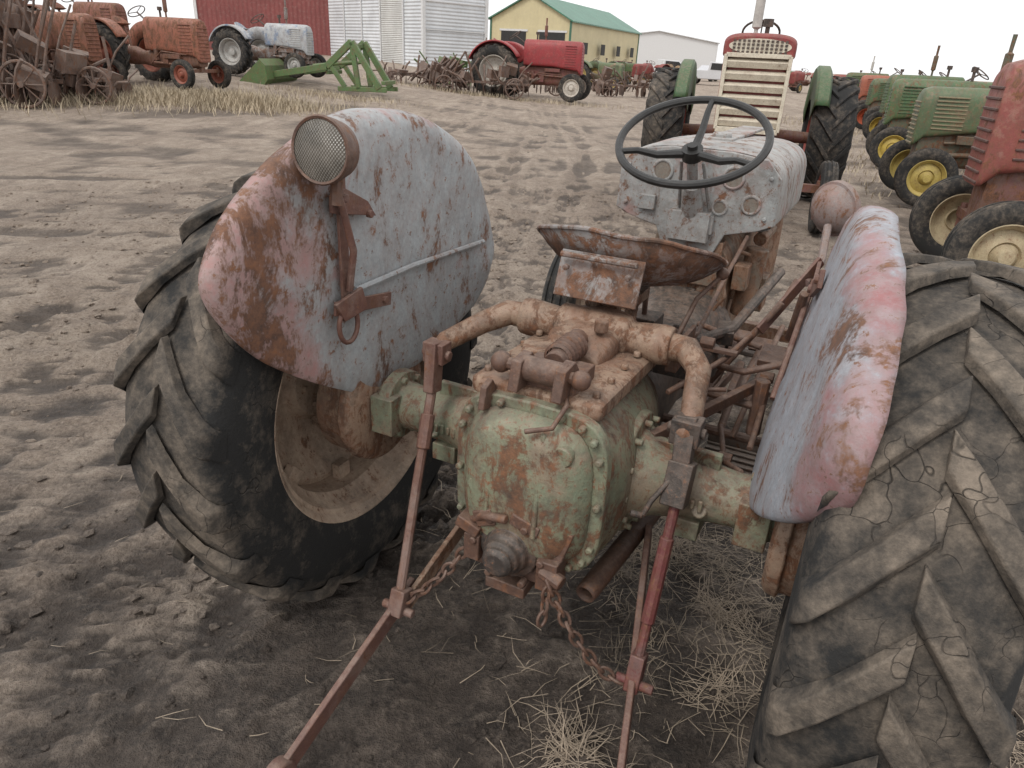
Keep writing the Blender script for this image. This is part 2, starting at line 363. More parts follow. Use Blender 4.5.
chain(g,sagline((.11,-.34,.49),(.29,-.27,.22),.05)); chain(g,sagline((-.11,-.32,.48),(-.27,-.34,.27),.02)); chain(g,sagline((.11,-.32,.50),(.10,-.335,.36),.0)); 
P('check_chains',g,M_BROWN,0)
g=Geo(); g.rev([(0,.023),(.02,.025),(.42,.025)],(.15,-.19,.36),'X',16,M=aim((.15,.95,.15))); P('exhaust_pipe',g,M_BROWN,0,solid=.004)
g=Geo()
g.loft([sup(.26,.15,.42,.76,3),sup(.34,.13,.44,.745,3),sup(.7,.125,.46,.74,3),sup(.95,.15,.42,.78,3),sup(1.02,.19,.38,.80,3)])
g.box((0,.52,.76),(.20,.34,.05)); g.box((0,.56,.80),(.10,.10,.06))
for y in(.37,.5,.62): 
    for x in(-.09,.09): g.rev([(.012,0),(.012,.01),(0,.012)],(x,y,.785),'Z',6)
g.rev([(0,.20),(.02,.21),(.05,.21),(.06,.19)],(0,1.02,.60),'Y',28)
P('transmission',g,M_DARK,.004)
g=Geo()
for sg in(-1,1):
    g.box((sg*.33,.55,.37),(.20,.36,.01)); 
    for i in range(9): g.box((sg*.33,.40+i*.038,.379),(.19,.010,.008))
    g.box((sg*.33,.73,.39),(.20,.012,.05)); g.beam((sg*.12,.6,.36),(sg*.42,.6,.355),.03,.02,(0,1,0))
P('foot_steps',g,M_PLATE,.002)
g=Geo()
g.tube([(-.17,.46,.55),(.42,.46,.55)],.014,10)
for x,y1,z1 in((.22,.80,.72),(.30,.82,.70),(-.24,.80,.72)):
    g.tube([(x,.46,.55),(x,.55,.60),(x+.01,.70,.62),(x+.03,y1,z1)],.012,8); g.box((x+.03,y1+.01,z1+.01),(.075,.05,.012),(40,0,0))
g.tube([(.30,.46,.57),(.36,.2,.60),(.42,.06,.66)],.008,8); g.tube([(.22,.46,.52),(.28,.2,.56),(.40,.04,.60)],.008,8)
g.tube([(-.24,.46,.56),(-.32,.2,.60),(-.42,.06,.66)],.008,8)
g.tube([(.17,.22,.85),(.20,.32,.98),(.24,.40,1.03)],.007,8); g.sph((.24,.40,1.035),.017)
g.tube([(.17,.25,.83),(.19,.45,.84),(.20,.70,.95),(.20,.98,1.02)],.007,8)
g.tube([(0,.56,.82),(.0,.55,.95),(-.03,.52,1.02)],.009,8); g.sph((-.03,.52,1.03),.022)
g.box((.19,.28,.845),(.03,.20,.05)); g.box((.205,.25,.88),(.012,.14,.06)); g.box((.25,.30,.86),(.16,.02,.012)); g.tube([(.19,.40,.78),(.35,.34,.80),(.44,.38,.83)],.010,8)
g.tube([(.16,.70,.66),(.26,.4,.73),(.40,.42,.98)],.009,8); g.tube([(.43,.50,.86),(.45,.40,1.02)],.012,8)
g.box((.40,.50,.80),(.07,.10,.02),(10,0,0)); g.beam((.21,.0,.72),(.40,.44,.75),.02,.03)
g.tube([(.21,.10,.80),(.30,.30,.84),(.38,.52,.92),(.41,.60,1.0)],.008,8); g.tube([(.18,.35,.72),(.40,.36,.70)],.012,8); g.tube([(.40,.36,.62),(.40,.36,.78)],.02,8)
g.tube([(.34,.44,.55),(.36,.60,.68),(.38,.85,.78)],.009,8); g.tube([(.12,.80,.75),(.34,.72,.74)],.010,8); g.beam((.24,.20,.66),(.27,.85,.62),.012,.035)
g.tube([(.25,.10,.70),(.25,.20,.78),(.33,.22,.79)],.007,8); g.box((.30,.60,.66),(.02,.14,.05),(20,0,0)); g.tube([(.42,.15,.68),(.41,.42,.72),(.40,.70,.60)],.008,8)
for (x,y,z) in((.25,.30,.875),(.30,.30,.70),(.40,.44,.76),(.205,.20,.90),(.36,.20,.61)): g.tube([(x-.018,y,z),(x+.018,y,z)],.016,8)
P('levers_and_pedals',g,M_BROWN,.002)
g=Geo(); g.box((.24,.62,.80),(.05,.12,.04),(0,0,10)); g.tube([(.10,.35,.79),(.26,.60,.82),(.33,.95,.93)],.016,10); g.box((.17,.33,.80),(.10,.10,.07)); g.tube([(.25,.32,.78),(.25,.32,.86)],.03,12)
g.tube([(.15,1.0,.62),(.40,1.55,.40),(.62,1.95,.33)],.017,8); g.tube([(-.15,1.0,.62),(-.40,1.55,.40),(-.62,1.95,.33)],.017,8)
P('linkage_rods',g,M_DARK,.002)
# seat
g=Geo(); NR,NA=10,40; sc_=(.005,.33,1.0)
vs=[(sc_[0],sc_[1],sc_[2])];fs=[]
for i in range(1,NR+1):
    r=i/NR
    for k in range(NA):
        t=2*pi*k/NA; bk=max(0,-sin(t))
        x=.25*r*cos(t)*(1+.05*bk); y=.20*r*sin(t)-.02*bk*r**3
        z=.022*r**2+(.055+.085*bk**.8)*r**4 - .03*max(0,sin(t))*r**4 
        vs.append((x+sc_[0],y+sc_[1],z+sc_[2]+.006*noise.noise(Vector((x*9,y*9,0)))))
for k in range(NA): fs.append((0,1+k,1+(k+1)%NA))
for i in range(NR-1):
    for k in range(NA):
        a=1+i*NA+k; b_=1+i*NA+(k+1)%NA; fs.append((a,b_,b_+NA,a+NA))
g.add(vs,fs)
rim=[Vector(vs[1+(NR-1)*NA+k]) for k in range(NA)]
P('seat_pan',g,M_SEAT,0,solid=.005,ang=60)
g=Geo(); g.tube(rim,.006,8,closed=True); P('seat_rim',g,M_SEAT,0)
g=Geo(); g.box((0.0,.108,1.05),(.215,.008,.115),(-22,0,0)); g.tube([(-.098,.095,1.10),(.098,.095,1.10)],.008,6)
for x in(-.08,.08): 
    for z in(1.02,1.07): g.rev([(-.008,0),(-.008,.008),(.006,.008)],(x,.10-(z-1.045)*.4,z),'Y',8)
P('seat_back_plate',g,M_SEAT,.002)
g=Geo()
g.beam((0,.16,.985),(0,.36,.975),.06,.01,(1,0,0)); g.beam((0,.20,.98),(0,.28,.86),.05,.02,(1,0,0)); g.box((0,.30,.96),(.12,.14,.03)); 
g.tube([(0,.30,.955),(0,.42,.90),(0,.40,.82),(0,.30,.80)],[.022,.02,.02,.022],8)
P('seat_bracket',g,M_CAST,.002)
g=Geo(); C=Vector((.008,.826,1.322)); tl=radians(29); nrm=Vector((0,-sin(tl),cos(tl))); ax=Vector((1,0,0)); ay=nrm.cross(ax)
g.tube([C+ax*cos(t)*.226+ay*sin(t)*.226 for t in [2*pi*k/64 for k in range(64)]],.0125,10,closed=True)
hub=C-nrm*.045
for a in (90,205,335):
    d=ax*cos(radians(a))+ay*sin(radians(a)); g.tube([hub+d*.02,hub+d*.11+nrm*.012,C+d*.17-nrm*.006,C+d*.222],[.015,.012,.010,.010],8)
g.tube([hub-nrm*.02,hub+nrm*.015],.033,16); g.tube([hub+nrm*.014,hub+nrm*.028],.016,10)
P('steering_wheel',g,M_BLACK,0)
g=Geo(); base=Vector((0,1.02,1.04)); g.tube([hub,base],[.017,.020],12); g.tube([hub.lerp(base,.45),base],[.028,.045],14); 
g.tube([hub+Vector((.035,.02,-.03)),base+Vector((.06,0,.02))],.006,6); g.tube([hub+Vector((-.035,.02,-.03)),base+Vector((-.05,0,.02))],.006,6); g.box(base,(.16,.09,.06))
P('steering_column',g,M_HOOD,0)
def hoodsec(y,hw,z0,z1,n=40):
    out=[]
    for k in range(n):
        t=2*pi*k/n; c,s_=cos(t),sin(t); e=3.4 if s_>0 else 9
        zc=z0+(z1-z0)*.45
        hz=(z1-zc) if s_>0 else (zc-z0)
        out.append((hw*math.copysign(abs(c)**(2/e),c),y,zc+hz*math.copysign(abs(s_)**(2/e),s_)))
    return out
g=Geo(); g.loft([hoodsec(1.03,.262,1.035,1.275),hoodsec(1.02,.27,1.03,1.283),hoodsec(1.08,.275,1.03,1.288),hoodsec(1.35,.272,1.02,1.292),hoodsec(1.7,.262,1.0,1.28),hoodsec(1.95,.25,.98,1.262),hoodsec(2.03,.235,.98,1.24),hoodsec(2.06,.21,.99,1.21)])
g.box((0,1.6,1.293),(.10,.7,.012)); g.rev([(0,.035),(.02,.035),(.025,.03),(.025,0)],(0,1.30,1.29),'Z',20)
P('hood',g,M_HOOD,.004)
g=Geo()
dash=[(-.27,1.21),(-.22,1.265),(-.1,1.28),(.1,1.28),(.22,1.265),(.27,1.21),(.275,1.06),(.22,1.035),(.12,1.01),(.09,.94),(-.09,.94),(-.12,1.01),(-.22,1.035),(-.275,1.06)]
g.prism(dash,lambda x,z:(x,1.0,z),lambda x,z:(x,1.018,z))
for x,z,r in((.12,1.20,.035),(.19,1.12,.03),(.09,1.10,.025),(-.12,1.20,.035)): g.rev([(-.006,r-.006),(-.008,r),(-.004,r+.004),(.004,r+.004)],(x,1.0,z),'Y',24)
g.box((-.16,.99,1.09),(.06,.02,.05)); g.box((0,.985,1.03),(.14,.05,.10)); 
for x in(-.24,.24):
    for z in(1.08,1.21): g.rev([(-.01,0),(-.01,.007),(.0,.007)],(x,1.0,z),'Y',8)
P('dash_panel',g,M_HOOD,.003)
g=Geo()
for x,z,r in((.12,1.20,.030),(.19,1.12,.025),(.09,1.10,.02),(-.12,1.20,.030)): g.rev([(-.004,0),(-.004,r)],(x,1.0,z),'Y',24)
P('gauges',g,paint('gauge_face',(.22,.20,.17),None,rust=.45,sc=6,seed=33),0)
g=Geo(); g.loft([sup(1.03,.15,.55,.98,4),sup(1.3,.15,.48,1.0,4),sup(1.8,.14,.48,.98,4),sup(1.9,.17,.50,.98,5),sup(1.98,.20,.52,.99,6)])
g.box((.17,1.3,.82),(.06,.30,.14)); g.box((-.17,1.35,.85),(.07,.35,.08)); g.tube([(.2,1.15,.7),(.22,1.15,.95)],.04,12); g.box((0,1.04,.90),(.24,.06,.16)); g.box((.1,1.06,.76),(.10,.08,.18))
g.tube([(.17,1.06,.95),(.24,1.2,.9),(.22,1.4,.7)],.008,6); g.tube([(.12,1.02,.92),(.16,.99,.80),(.10,.98,.70)],.008,6); g.tube([(.2,1.3,.95),(.2,1.55,.95)],.025,10); g.box((.2,1.5,.7),(.07,.12,.14)); g.box((.19,1.08,.86),(.05,.08,.09))
P('engine',g,paint('engine_rust',(.18,.15,.115),(.30,.15,.08),patch=.5,rust=.5,sc=3,seed=31),.004)
g=Geo(); g.beam((-.58,1.97,.38),(.58,1.97,.38),.05,.06,(0,1,0)); g.tube([(-.58,1.97,.45),(-.58,1.97,.25)],.025,10); g.tube([(.58,1.97,.45),(.58,1.97,.25)],.025,10)
P('front_axle',g,M_CAST)
def front_tyre(g,cx,cy,R,rr,w):
    d=R-rr; pr=[(-.36,0),(-.47,.2),(-.5,.5),(-.46,.8),(-.38,.93),(-.30,.96),(-.27,.90),(-.22,.90),(-.19,.985),(-.06,1),(-.05,.92),(.05,.92),(.06,1),(.19,.985),(.22,.90),(.27,.90),(.30,.96),(.38,.93),(.46,.8),(.5,.5),(.47,.2),(.36,0)]
    g.rev([(x*w,rr+d*k) for x,k in pr],(cx,cy,R),'X',48)
def front_rim(g,cx,cy,R,rr,w,sg):
    g.rev([(-.38*w,rr+.012),(-.40*w,rr),(-.3*w,rr-.012),(-.15*w,rr-.035),(.15*w,rr-.035),(.3*w,rr-.012),(.40*w,rr),(.38*w,rr+.012)],(cx,cy,R),'X',36)
    g.rev([(0,rr-.035),(sg*.015,rr*.7),(sg*.03,rr*.45),(sg*.01,rr*.4),(sg*.06,rr*.28),(sg*.085,rr*.22),(sg*.09,0)],(cx,cy,R),'X',28)
g=Geo(); front_tyre(g,-.76,1.97,.35,.21,.165); front_tyre(g,.66,1.97,.335,.21,.155); P('front_tyres',g,M_TYRES,0)
g=Geo(); front_rim(g,-.76,1.97,.35,.21,.165,-1); front_rim(g,.66,1.97,.335,.21,.155,1); P('front_rims',g,M_RIM,0)
# fenders
OUT=[(-.535,1.13),(-.535,1.03),(-.43,.885),(-.17,.715),(-.02,.67),(.14,.675),(.46,.76),(.58,.88),(.605,.99),(.53,1.20),(.28,1.355),(0,1.395),(-.25,1.34),(-.43,1.245)]
def cat(P_,n=8):
    o=[];m=len(P_)
    for i in range(m):
        p0,p1,p2,p3=[Vector(P_[(i+j-1)%m]) for j in range(4)]
        for k in range(n):
            t=k/n; o.append(.5*((2*p1)+(-p0+p2)*t+(2*p0-5*p1+4*p2-p3)*t*t+(-p0+3*p1-3*p2+p3)*t**3))
    return o
def fender(sg,cw):
    O=cat(OUT); c=Vector((.03,1.03)); rings=[(.0,0),(.15,0),(.3,0),(.45,0),(.6,0),(.74,.001),(.85,.004),(.92,.010),(.965,.022),(.99,.038),(1.0,.055),(1.0,.07),(.997,cw)]
    vs=[];fs=[];n=len(O)
    for f,xo in rings:
        for j,p in enumerate(O):
            d=p-c
            top=max(0,min(1,(d.y+.10)/.22)); 
            if d.x<-.3: top=max(top,max(0,min(1,(d.y+.20)/.2)))
            k=.12+.88*top*(1.0-.35*max(0,d.x/.6))
            if d.x<0 and sg<0: k*=1-.45*min(1,-d.x/.45)
            wob=.008*noise.noise(Vector((p.x*7,p.y*7,sg*9)))*f*f
            q=c+d*(f+wob)
            dent=.011*noise.noise(Vector((q.x*4,q.y*4,sg*3)))+.005*noise.noise(Vector((q.x*13,q.y*13,sg*5)))
            vs.append((sg*(.555+xo*k+dent),q.x,q.y))
    for i in range(len(rings)-1):
        for j in range(n):
            a=i*n+j;b_=i*n+(j+1)%n; fs.append((a,b_,b_+n,a+n))
    return vs,fs
vs,fs=fender(-1,.095); g=Geo(); g.add(vs,fs); P('fender_l',g,M_FEND,0,solid=.006,ang=60)
LA=7.0; la=radians(LA); XB=.444; SP=.155
vs,fs=fender(1,.085); vs2=[]
for (x,y,z) in vs:
    y=y*.96 if y<0 else y
    dx=x-.555; dz=z-.67; X=XB+dx*.85*cos(la)+dz*sin(la); Z=.645-dx*sin(la)*1.3+dz*.90; vs2.append((X-.05*max(0,y)+SP*max(0,-y)**1.15,y+.04,Z))
g=Geo(); g.add(vs2,fs); P('fender_r',g,M_FENDR,0,solid=.006,ang=60)
g=Geo(); X=-.535
g.beam((X,-.19,1.27),(X,-.19,.96),.03,.008,(0,1,0)); g.beam((X+.006,-.24,.965),(X+.006,-.02,.935),.035,.008,(0,0,1)); 
g.prism([(-.23,1.19),(-.07,1.16),(-.10,1.20),(-.18,1.24),(-.23,1.23)],lambda y,z:(X-.002,y,z),lambda y,z:(X+.008,y,z))
g.prism([(-.25,.98),(-.15,1.0),(-.13,.94),(-.22,.93)],lambda y,z:(X+.010,y,z),lambda y,z:(X+.02,y,z))
g.tube([(X+.012,-.19,1.0),(X+.03,-.19,1.10),(X+.02,-.21,1.2),(-.50,-.26,1.30)],.009,8)
for y,z in((-.19,1.22),(-.10,1.17),(-.19,.965),(-.05,.94)): g.rev([(0,.010),(.012,.010),(.012,0)],(X+.006,y,z),'X',8)
g.tube([(X+.012,-.20+.035*cos(t),.915+.045*sin(t)) for t in [2*pi*k/20 for k in range(20)]],.0065,8,closed=True)
P('lamp_bracket',g,M_LINK,.0015)
g=Geo(); g.tube([(-.543,-.14,.985),(-.538,.1,.995),(-.541,.50,.985)],.008,8); P('fender_brace_l',g,M_FEND,0)
g=Geo(); d=Vector((.12,-.98,.06)); R_=aim(d); c=Vector((-.495,-.285,1.335))
g.rev([(-.085,0),(-.084,.02),(-.07,.042),(-.045,.06),(-.015,.067),(0,.069),(.012,.071),(.016,.068),(.014,.063)],c,M=R_,n=36); g.tube([c-d.normalized()*.05-Vector((0,0,.04)),c-Vector((0,-.03,.12))],.014,8)
P('rear_lamp_housing',g,M_BROWN,0)
g=Geo(); g.rev([(.022,0),(.021,.02),(.018,.045),(.012,.064)],c,M=R_,n=36); P('rear_lamp_lens',g,M_GLASS,0,ang=80)
g=Geo(); d=Vector((.55,.8,.12)); R_=aim(d); c=Vector((.455,.745,1.18))
g.rev([(-.052,0),(-.050,.022),(-.042,.042),(-.027,.058),(-.010,.068),(-.006,.070),(-.004,.077),(.015,.078),(.017,.07)],c,M=R_,n=32); g.tube([(.452,.70,1.14),(.460,.62,1.06),(.44,.50,1.02)],.011,8)
P('front_lamp_housing',g,paint('lamp_pink',(.24,.20,.19),(.23,.12,.10),patch=.53,rust=.45,sc=5,seed=41),0)
g=Geo(); g.rev([(.018,0),(.014,.05),(.010,.07)],c,M=R_,n=32); P('front_lamp_lens',g,M_GLASS,0)
g=Geo()
def fr(y,z):
    dz=z-.67; return (XB+dz*sin(la)-.05*max(0,y)-.014,y+.04,.645+dz*.90)
a,b_,c_=fr(.52,1.13),fr(.30,1.12),fr(.05,1.22); g.beam(a,b_,.04,.01,(0,0,1)); g.beam(b_,c_,.04,.01,(0,0,1)); g.beam(fr(.5,1.15),(.36,.40,.90),.03,.01,(0,0,1))
g.tube([fr(.46,1.1),fr(.15,.85)],.008,8)
for q in((.5,1.13),(.3,1.12),(.08,1.21)):
    w=fr(*q); g.rev([(-.012,0),(-.012,.011),(.0,.011)],w,'X',8)
P('fender_strap_r',g,M_LINK,.0015)

# ================================================================== BACKGROUND TRACTORS
def bg_tractor(name,front,heading,body,rimc,grille='bars',WB=2.1,R=.68,W=.32,track=.75,r=.33,ftrack=.6,hw=.23,z0=.80,z1=1.40,scale=1,z=0,fend=True,seed=0,lugs=18,grc=None,exh=True,hl=None,rust=.42,c2=(.30,.14,.09),fr_w=.16,fc=None,patch=.58):
    h=Vector((heading[0],heading[1],0)).normalized(); fx=Vector((front[0],front[1],0))-h*WB*scale
    e=empty(name,(fx.x,fx.y,z),atan2(-h.x,h.y),scale)
    mb=paint(name+'_paint',body,c2,patch=patch,rust=rust,sc=1.5,seed=seed,dust=.2,rough=.55,grime=.45); mr=paint(name+'_rim',rimc,None,rust=.40,sc=2,seed=seed+2)
    md=paint(name+'_iron',tuple(.5*x+.04 for x in body),(.10,.07,.05),patch=.5,rust=.5,sc=2,seed=seed+4); mg=paint(name+'_grille',grc or tuple(.7*x for x in body),None,rust=.38,sc=2,seed=seed+5,grime=.25)
    Q=lambda n,g,m,bv=0,**k: part(n,g,m,e,bv,**k)
    g=Geo()
    for sx in(-1,1): tyre(g,sx*track,0,R,R,R*.58,W,.035,lugs,48,.030)
    Q('rear_tyres',g,M_TYREB)
    g=Geo(); rr=R*.58
    for sx in(-1,1):
        c=(sx*track,0,R); g.rev([(-.42*W,rr+.02),(-.42*W,rr-.01),(-.2*W,rr-.05),(.2*W,rr-.05),(.42*W,rr-.01),(.42*W,rr+.02)],c,'X',40)
        g.rev([(0,rr-.04),(sx*.02,rr*.75),(-sx*.05,rr*.5),(-sx*.05,rr*.3),(sx*.02,rr*.25),(sx*.04,0)],c,'X',32)
    for sx in(-1,1): front_rim(g,sx*ftrack,WB,r,r*.6,fr_w,sx)
    Q('rims',g,mr)
    g=Geo()
    for sx in(-1,1): front_tyre(g,sx*ftrack,WB,r,r*.6,fr_w)
    Q('front_tyres',g,M_TYREB)
    hl=hl or .75; y0=hl; y1=WB+.18
    g=Geo(); g.loft([hoodsec(y0,hw*.98,z0,z1-.03),hoodsec(y0+.03,hw,z0,z1),hoodsec((y0+y1)/2,hw,z0,z1),hoodsec(y1-.12,hw*.97,z0-.1,z1-.01),hoodsec(y1-.03,hw*.92,z0-.2,z1-.04),hoodsec(y1,hw*.84,z0-.2,z1-.10)])
    Q('hood',g,mb,.004)
    g=Geo()
    if grille=='bars':
        for sx in(-1,1):
            for i in range(9): g.box((sx*hw*.97,y1-.35,z0+.02+i*(z1-z0-.1)/9),(.02,.36,.018))
        for i in range(10): g.box((0,y1+.005,z0-.17+i*(z1-z0)/9.5),(hw*1.45,.02,.02))
    elif grille=='wide':
        H0,H1=z0-.12,z1-.19; n=6
        for i in range(n):
            zz=H0+(H1-H0)*(i+.5)/n; g.box((0,y1+.03,zz),(hw*1.70,.07,(H1-H0)/n*.60),(-25,0,0))
        for sx in(-1,1): g.box((sx*hw*.90,y1+.03,(H0+H1)/2),(.035,.09,H1-H0+.04))
        g.box((0,y1+.03,H0-.02),(hw*1.8,.09,.05)); g.box((0,y1+.03,H1+.015),(hw*1.8,.09,.04))
    Q('grille',g,mg,.004)
    if grille=='wide':
        g=Geo()
        g.loft([hoodsec(y1-.14,hw*1.02,z1-.20,z1+.02),hoodsec(y1-.02,hw*1.02,z1-.20,z1+.02),hoodsec(y1+.02,hw*.98,z1-.19,z1)]); g.box((0,y1-.09,(z0+z1)/2-.13),(hw*1.95,.12,z1-z0-.06)); Q('grille_surround',g,mb,.012)
        g=Geo(); 
        for i in range(12):
            for j in range(4): g.box((-hw*.72+i*hw*1.44/11,y1+.032,z1-.145+j*.032),(.024,.008,.018))
        Q('grille_badge',g,M_DARK)
        g=Geo(); g.rev([(0,0),(0,hw*.99)],(0,y1+.026,z1-.095),'Y',40)
        for i_,v_ in enumerate(g.v): g.v[i_]=(v_[0]*.88,v_[1],(v_[2]-(z1-.095))*.21+(z1-.095))
        Q('grille_mesh',g,mg)
        g=Geo(); g.box((0,y1-.02,(z0+z1)/2-.15),(hw*1.6,.03,z1-z0-.1)); Q('radiator',g,M_DK0)
        g=Geo(); g.box((0,y1-.05,z0-.35),(hw*1.5,.22,.34)); g.box((0,WB,.62),(.30,.24,.30)); g.tube([(-.5,WB-.1,.55),(.5,WB-.1,.55)],.03,8); Q('front_bolster',g,md,.01)
    g=Geo()
    g.loft([sup(-.25,.17,R-.22,R+.2,3),sup(.2,.18,R-.22,R+.2,3),sup(.5,.14,R-.2,R+.1,3),sup(.9,.15,.42,z0+.02,3),sup(WB-.2,.15,.45,z0+.02,4),sup(WB+.1,.16,.5,z0-.02,4)])
    g.rev([(-track,.06),(-.2,.09),(-.15,.16),(.15,.16),(.2,.09),(track,.06)],(0,0,R),'X',20)
    g.beam((-ftrack,WB,r+.08),(ftrack,WB,r+.08),.07,.08,(0,1,0)); g.box((0,WB,r+.2),(.12,.16,.3))
    for sx in(-1,1): g.tube([(sx*ftrack*.93,WB,r-.05),(sx*ftrack*.93,WB,r+.16)],.03,8); g.box((sx*.2,(y0+WB)/2+.1,z0-.1),(.10,.5,.1)); g.tube([(sx*.19,y0+.2,z0-.25),(sx*.19,WB-.1,z0-.3)],.03,8)
    for sx in(-1,1):
        g.tube([(sx*.17,y0+.3,.6),(sx*.17,y0+.3,.85)],.06,10); g.box((sx*.19,y0+.6,.62),(.08,.16,.18)); g.tube([(sx*.2,y0+.1,.5),(sx*.22,y0+.5,.8),(sx*.18,WB-.2,.75)],.018,6)
    Q('chassis',g,md,.004)
    g=Geo()
    if fend:
        for sx in(-1,1):
            g.rev([(sx*(track-W*.55),R*.62),(sx*(track-W*.55),R+.07),(sx*(track-W*.5),R+.10),(sx*(track+(W*.45 if fc is None else -W*.25)),R+.10),(sx*(track+(W*.5 if fc is None else -W*.2)),R+.06)],(0,0,R),'X',20,a0=radians(20),a1=radians(150))
        Q('fenders',g,fc or mb,solid=.01)
    g=Geo(); cz=z1+.10
    ctr=Vector((0,.42,cz)); t_=radians(35); nn=Vector((0,-sin(t_),cos(t_))); ay=nn.cross(Vector((1,0,0)))
    g.tube([ctr+Vector((1,0,0))*cos(t)*.21+ay*sin(t)*.21 for t in [2*pi*k/28 for k in range(28)]],.013,6,closed=True)
    for a in(90,210,330): g.tube([ctr-nn*.02,ctr+(Vector((1,0,0))*cos(radians(a))+ay*sin(radians(a)))*.21],.009,6)
    g.tube([ctr-nn*.02,(0,y0+.02,z1-.15)],.02,8)
    g.tube([(-.06,y0+.35,z1-.05),(-.06,y0+.35,z1+.16)],.025,10); g.tube([(-.06,y0+.35,z1+.14),(-.06,y0+.35,z1+.22)],.055,10)
    Q('steering_and_stack',g,M_DARK)
    if exh:
        g=Geo(); g.tube([(.06,y0+.65,z1-.05),(.06,y0+.65,z1+.35),(.06,y0+.65,z1+.62)],[.022,.022,.026],10); g.tube([(.06,y0+.65,z1+.10),(.06,y0+.65,z1+.12),(.06,y0+.65,z1+.40),(.06,y0+.65,z1+.42)],[.025,.05,.05,.025],12); Q('exhaust_stack',g,md if seed%2 else M_STK)
    g=Geo(); vs=[];fs=[]
    for i in range(6):
        for k in range(20):
            t=2*pi*k/20; rr_=i/5; bk=max(0,-sin(t)); vs.append((.22*rr_*cos(t),-.12+.18*rr_*sin(t),z1-.22+(.05+.16*bk)*rr_**3))
    for i in range(5):
        for k in range(20): a=i*20+k;b_=i*20+(k+1)%20; fs.append((a,b_,b_+20,a+20))
    g.add(vs,fs); Q('seat',g,mb,solid=.01)
    g=Geo(); g.tube([(0,-.12,z1-.22),(0,.02,z1-.4),(0,.1,R+.15)],.03,8); Q('seat_post',g,md)
    return e
M_DK0=simple('radiator_dark',(.012,.012,.012),.8); M_STK=simple('stack_grey',(.42,.40,.37),.5,.2,12)
M_GF=paint('green_fender',(.045,.11,.04),(.1,.1,.06),patch=.6,rust=.38,sc=2,seed=77)
RED=(.24,.035,.035); ORG=(.36,.10,.05); GRN=(.05,.12,.045); 
bg_tractor('row_tractor_red',(2.22,7.65),(-.27,-.96),RED,(.30,.05,.04),'wide',WB=2.3,R=.74,W=.47,track=.99,r=.36,ftrack=.86,hw=.325,z0=1.10,z1=1.80,fend=True,seed=2,grc=(.62,.56,.45),exh=True,rust=.40,c2=(.34,.12,.10),hl=.6,fc=M_GF)
hd=(-.955,.295)
bg_tractor('row_tractor_orange',(3.66,5.75),hd,(.25,.065,.055),(.46,.38,.24),'bars',WB=2.1,R=.70,ftrack=.70,r=.385,hw=.26,z0=.98,z1=1.68,seed=7,rust=.45,c2=(.33,.17,.13),grc=(.08,.04,.035),fr_w=.20)
for i,(p,c,rc) in enumerate([((5.3,10.0),(.085,.135,.065),(.46,.36,.10)),((6.7,13.7),(.05,.13,.05),(.50,.37,.07)),((8.3,17.9),GRN,(.5,.36,.06)),((9.9,22.0),(.05,.12,.05),(.45,.08,.03)),((11.4,26.5),(.33,.09,.05),(.4,.1,.05)),((13,31.5),GRN,(.5,.36,.06)),((15,38),(.24,.05,.04),(.4,.3,.2))]):
    bg_tractor('row_tractor_green' if c[1]>c[0] else 'row_tractor_far',(p[0]+random.uniform(-.15,.25),p[1]),(hd[0],hd[1]+random.uniform(-.15,.1)),c,rc,'bars',R=.68,ftrack=.66,r=.36,hw=.23,z0=.9,z1=1.42+.06*(i%3),seed=9+i*3,rust=.42+.04*(i%2),grc=(.24,.20,.12) if i==0 else None,exh=(i in(0,2,5)))
def terrain(x,y):
    def ss(t): t=max(0,min(1,t)); return t*t*(3-2*t)
    return .9*ss((2-x)/14)*ss((y-12)/14)
bg_tractor('orange_tractor',(-7.9,18.7),(.93,-.35),(.32,.11,.07),(.28,.08,.05),'bars',WB=2.2,R=.68,W=.30,z=terrain(-9,19.3),seed=41,rust=.50,hw=.22,c2=(.20,.085,.05),z1=1.55)
bg_tractor('orange_tractor',(-10.1,17.9),(.93,-.35),(.28,.11,.07),(.28,.08,.05),'bars',WB=2.2,R=.68,W=.30,z=terrain(-11,18),seed=43,rust=.51,hw=.22,c2=(.20,.085,.05),z1=1.6)
bg_tractor('orange_tractor',(-11.2,21.5),(.90,-.40),(.24,.08,.06),(.28,.08,.05),'bars',WB=2.2,R=.68,W=.30,z=terrain(-12,22),seed=45,rust=.52,hw=.22,c2=(.20,.085,.05),z1=1.6)
bg_tractor('white_blue_tractor',(-6.45,22.6),(.95,-.25),(.44,.455,.465),(.42,.42,.40),'bars',WB=1.9,R=.60,W=.28,z=terrain(-8.3,22.8),seed=47,rust=.40,c2=(.06,.15,.30),grc=(.42,.42,.40),patch=.55)
bg_tractor('red_tractor',(1.80,29.0),(.97,-.22),(.29,.03,.035),(.55,.51,.45),'bars',WB=2.5,R=.80,W=.42,track=.85,r=.42,ftrack=.75,hw=.30,z0=1.0,z1=1.78,scale=1.15,z=.05,seed=51,rust=.33,c2=(.34,.05,.04),hl=.8)

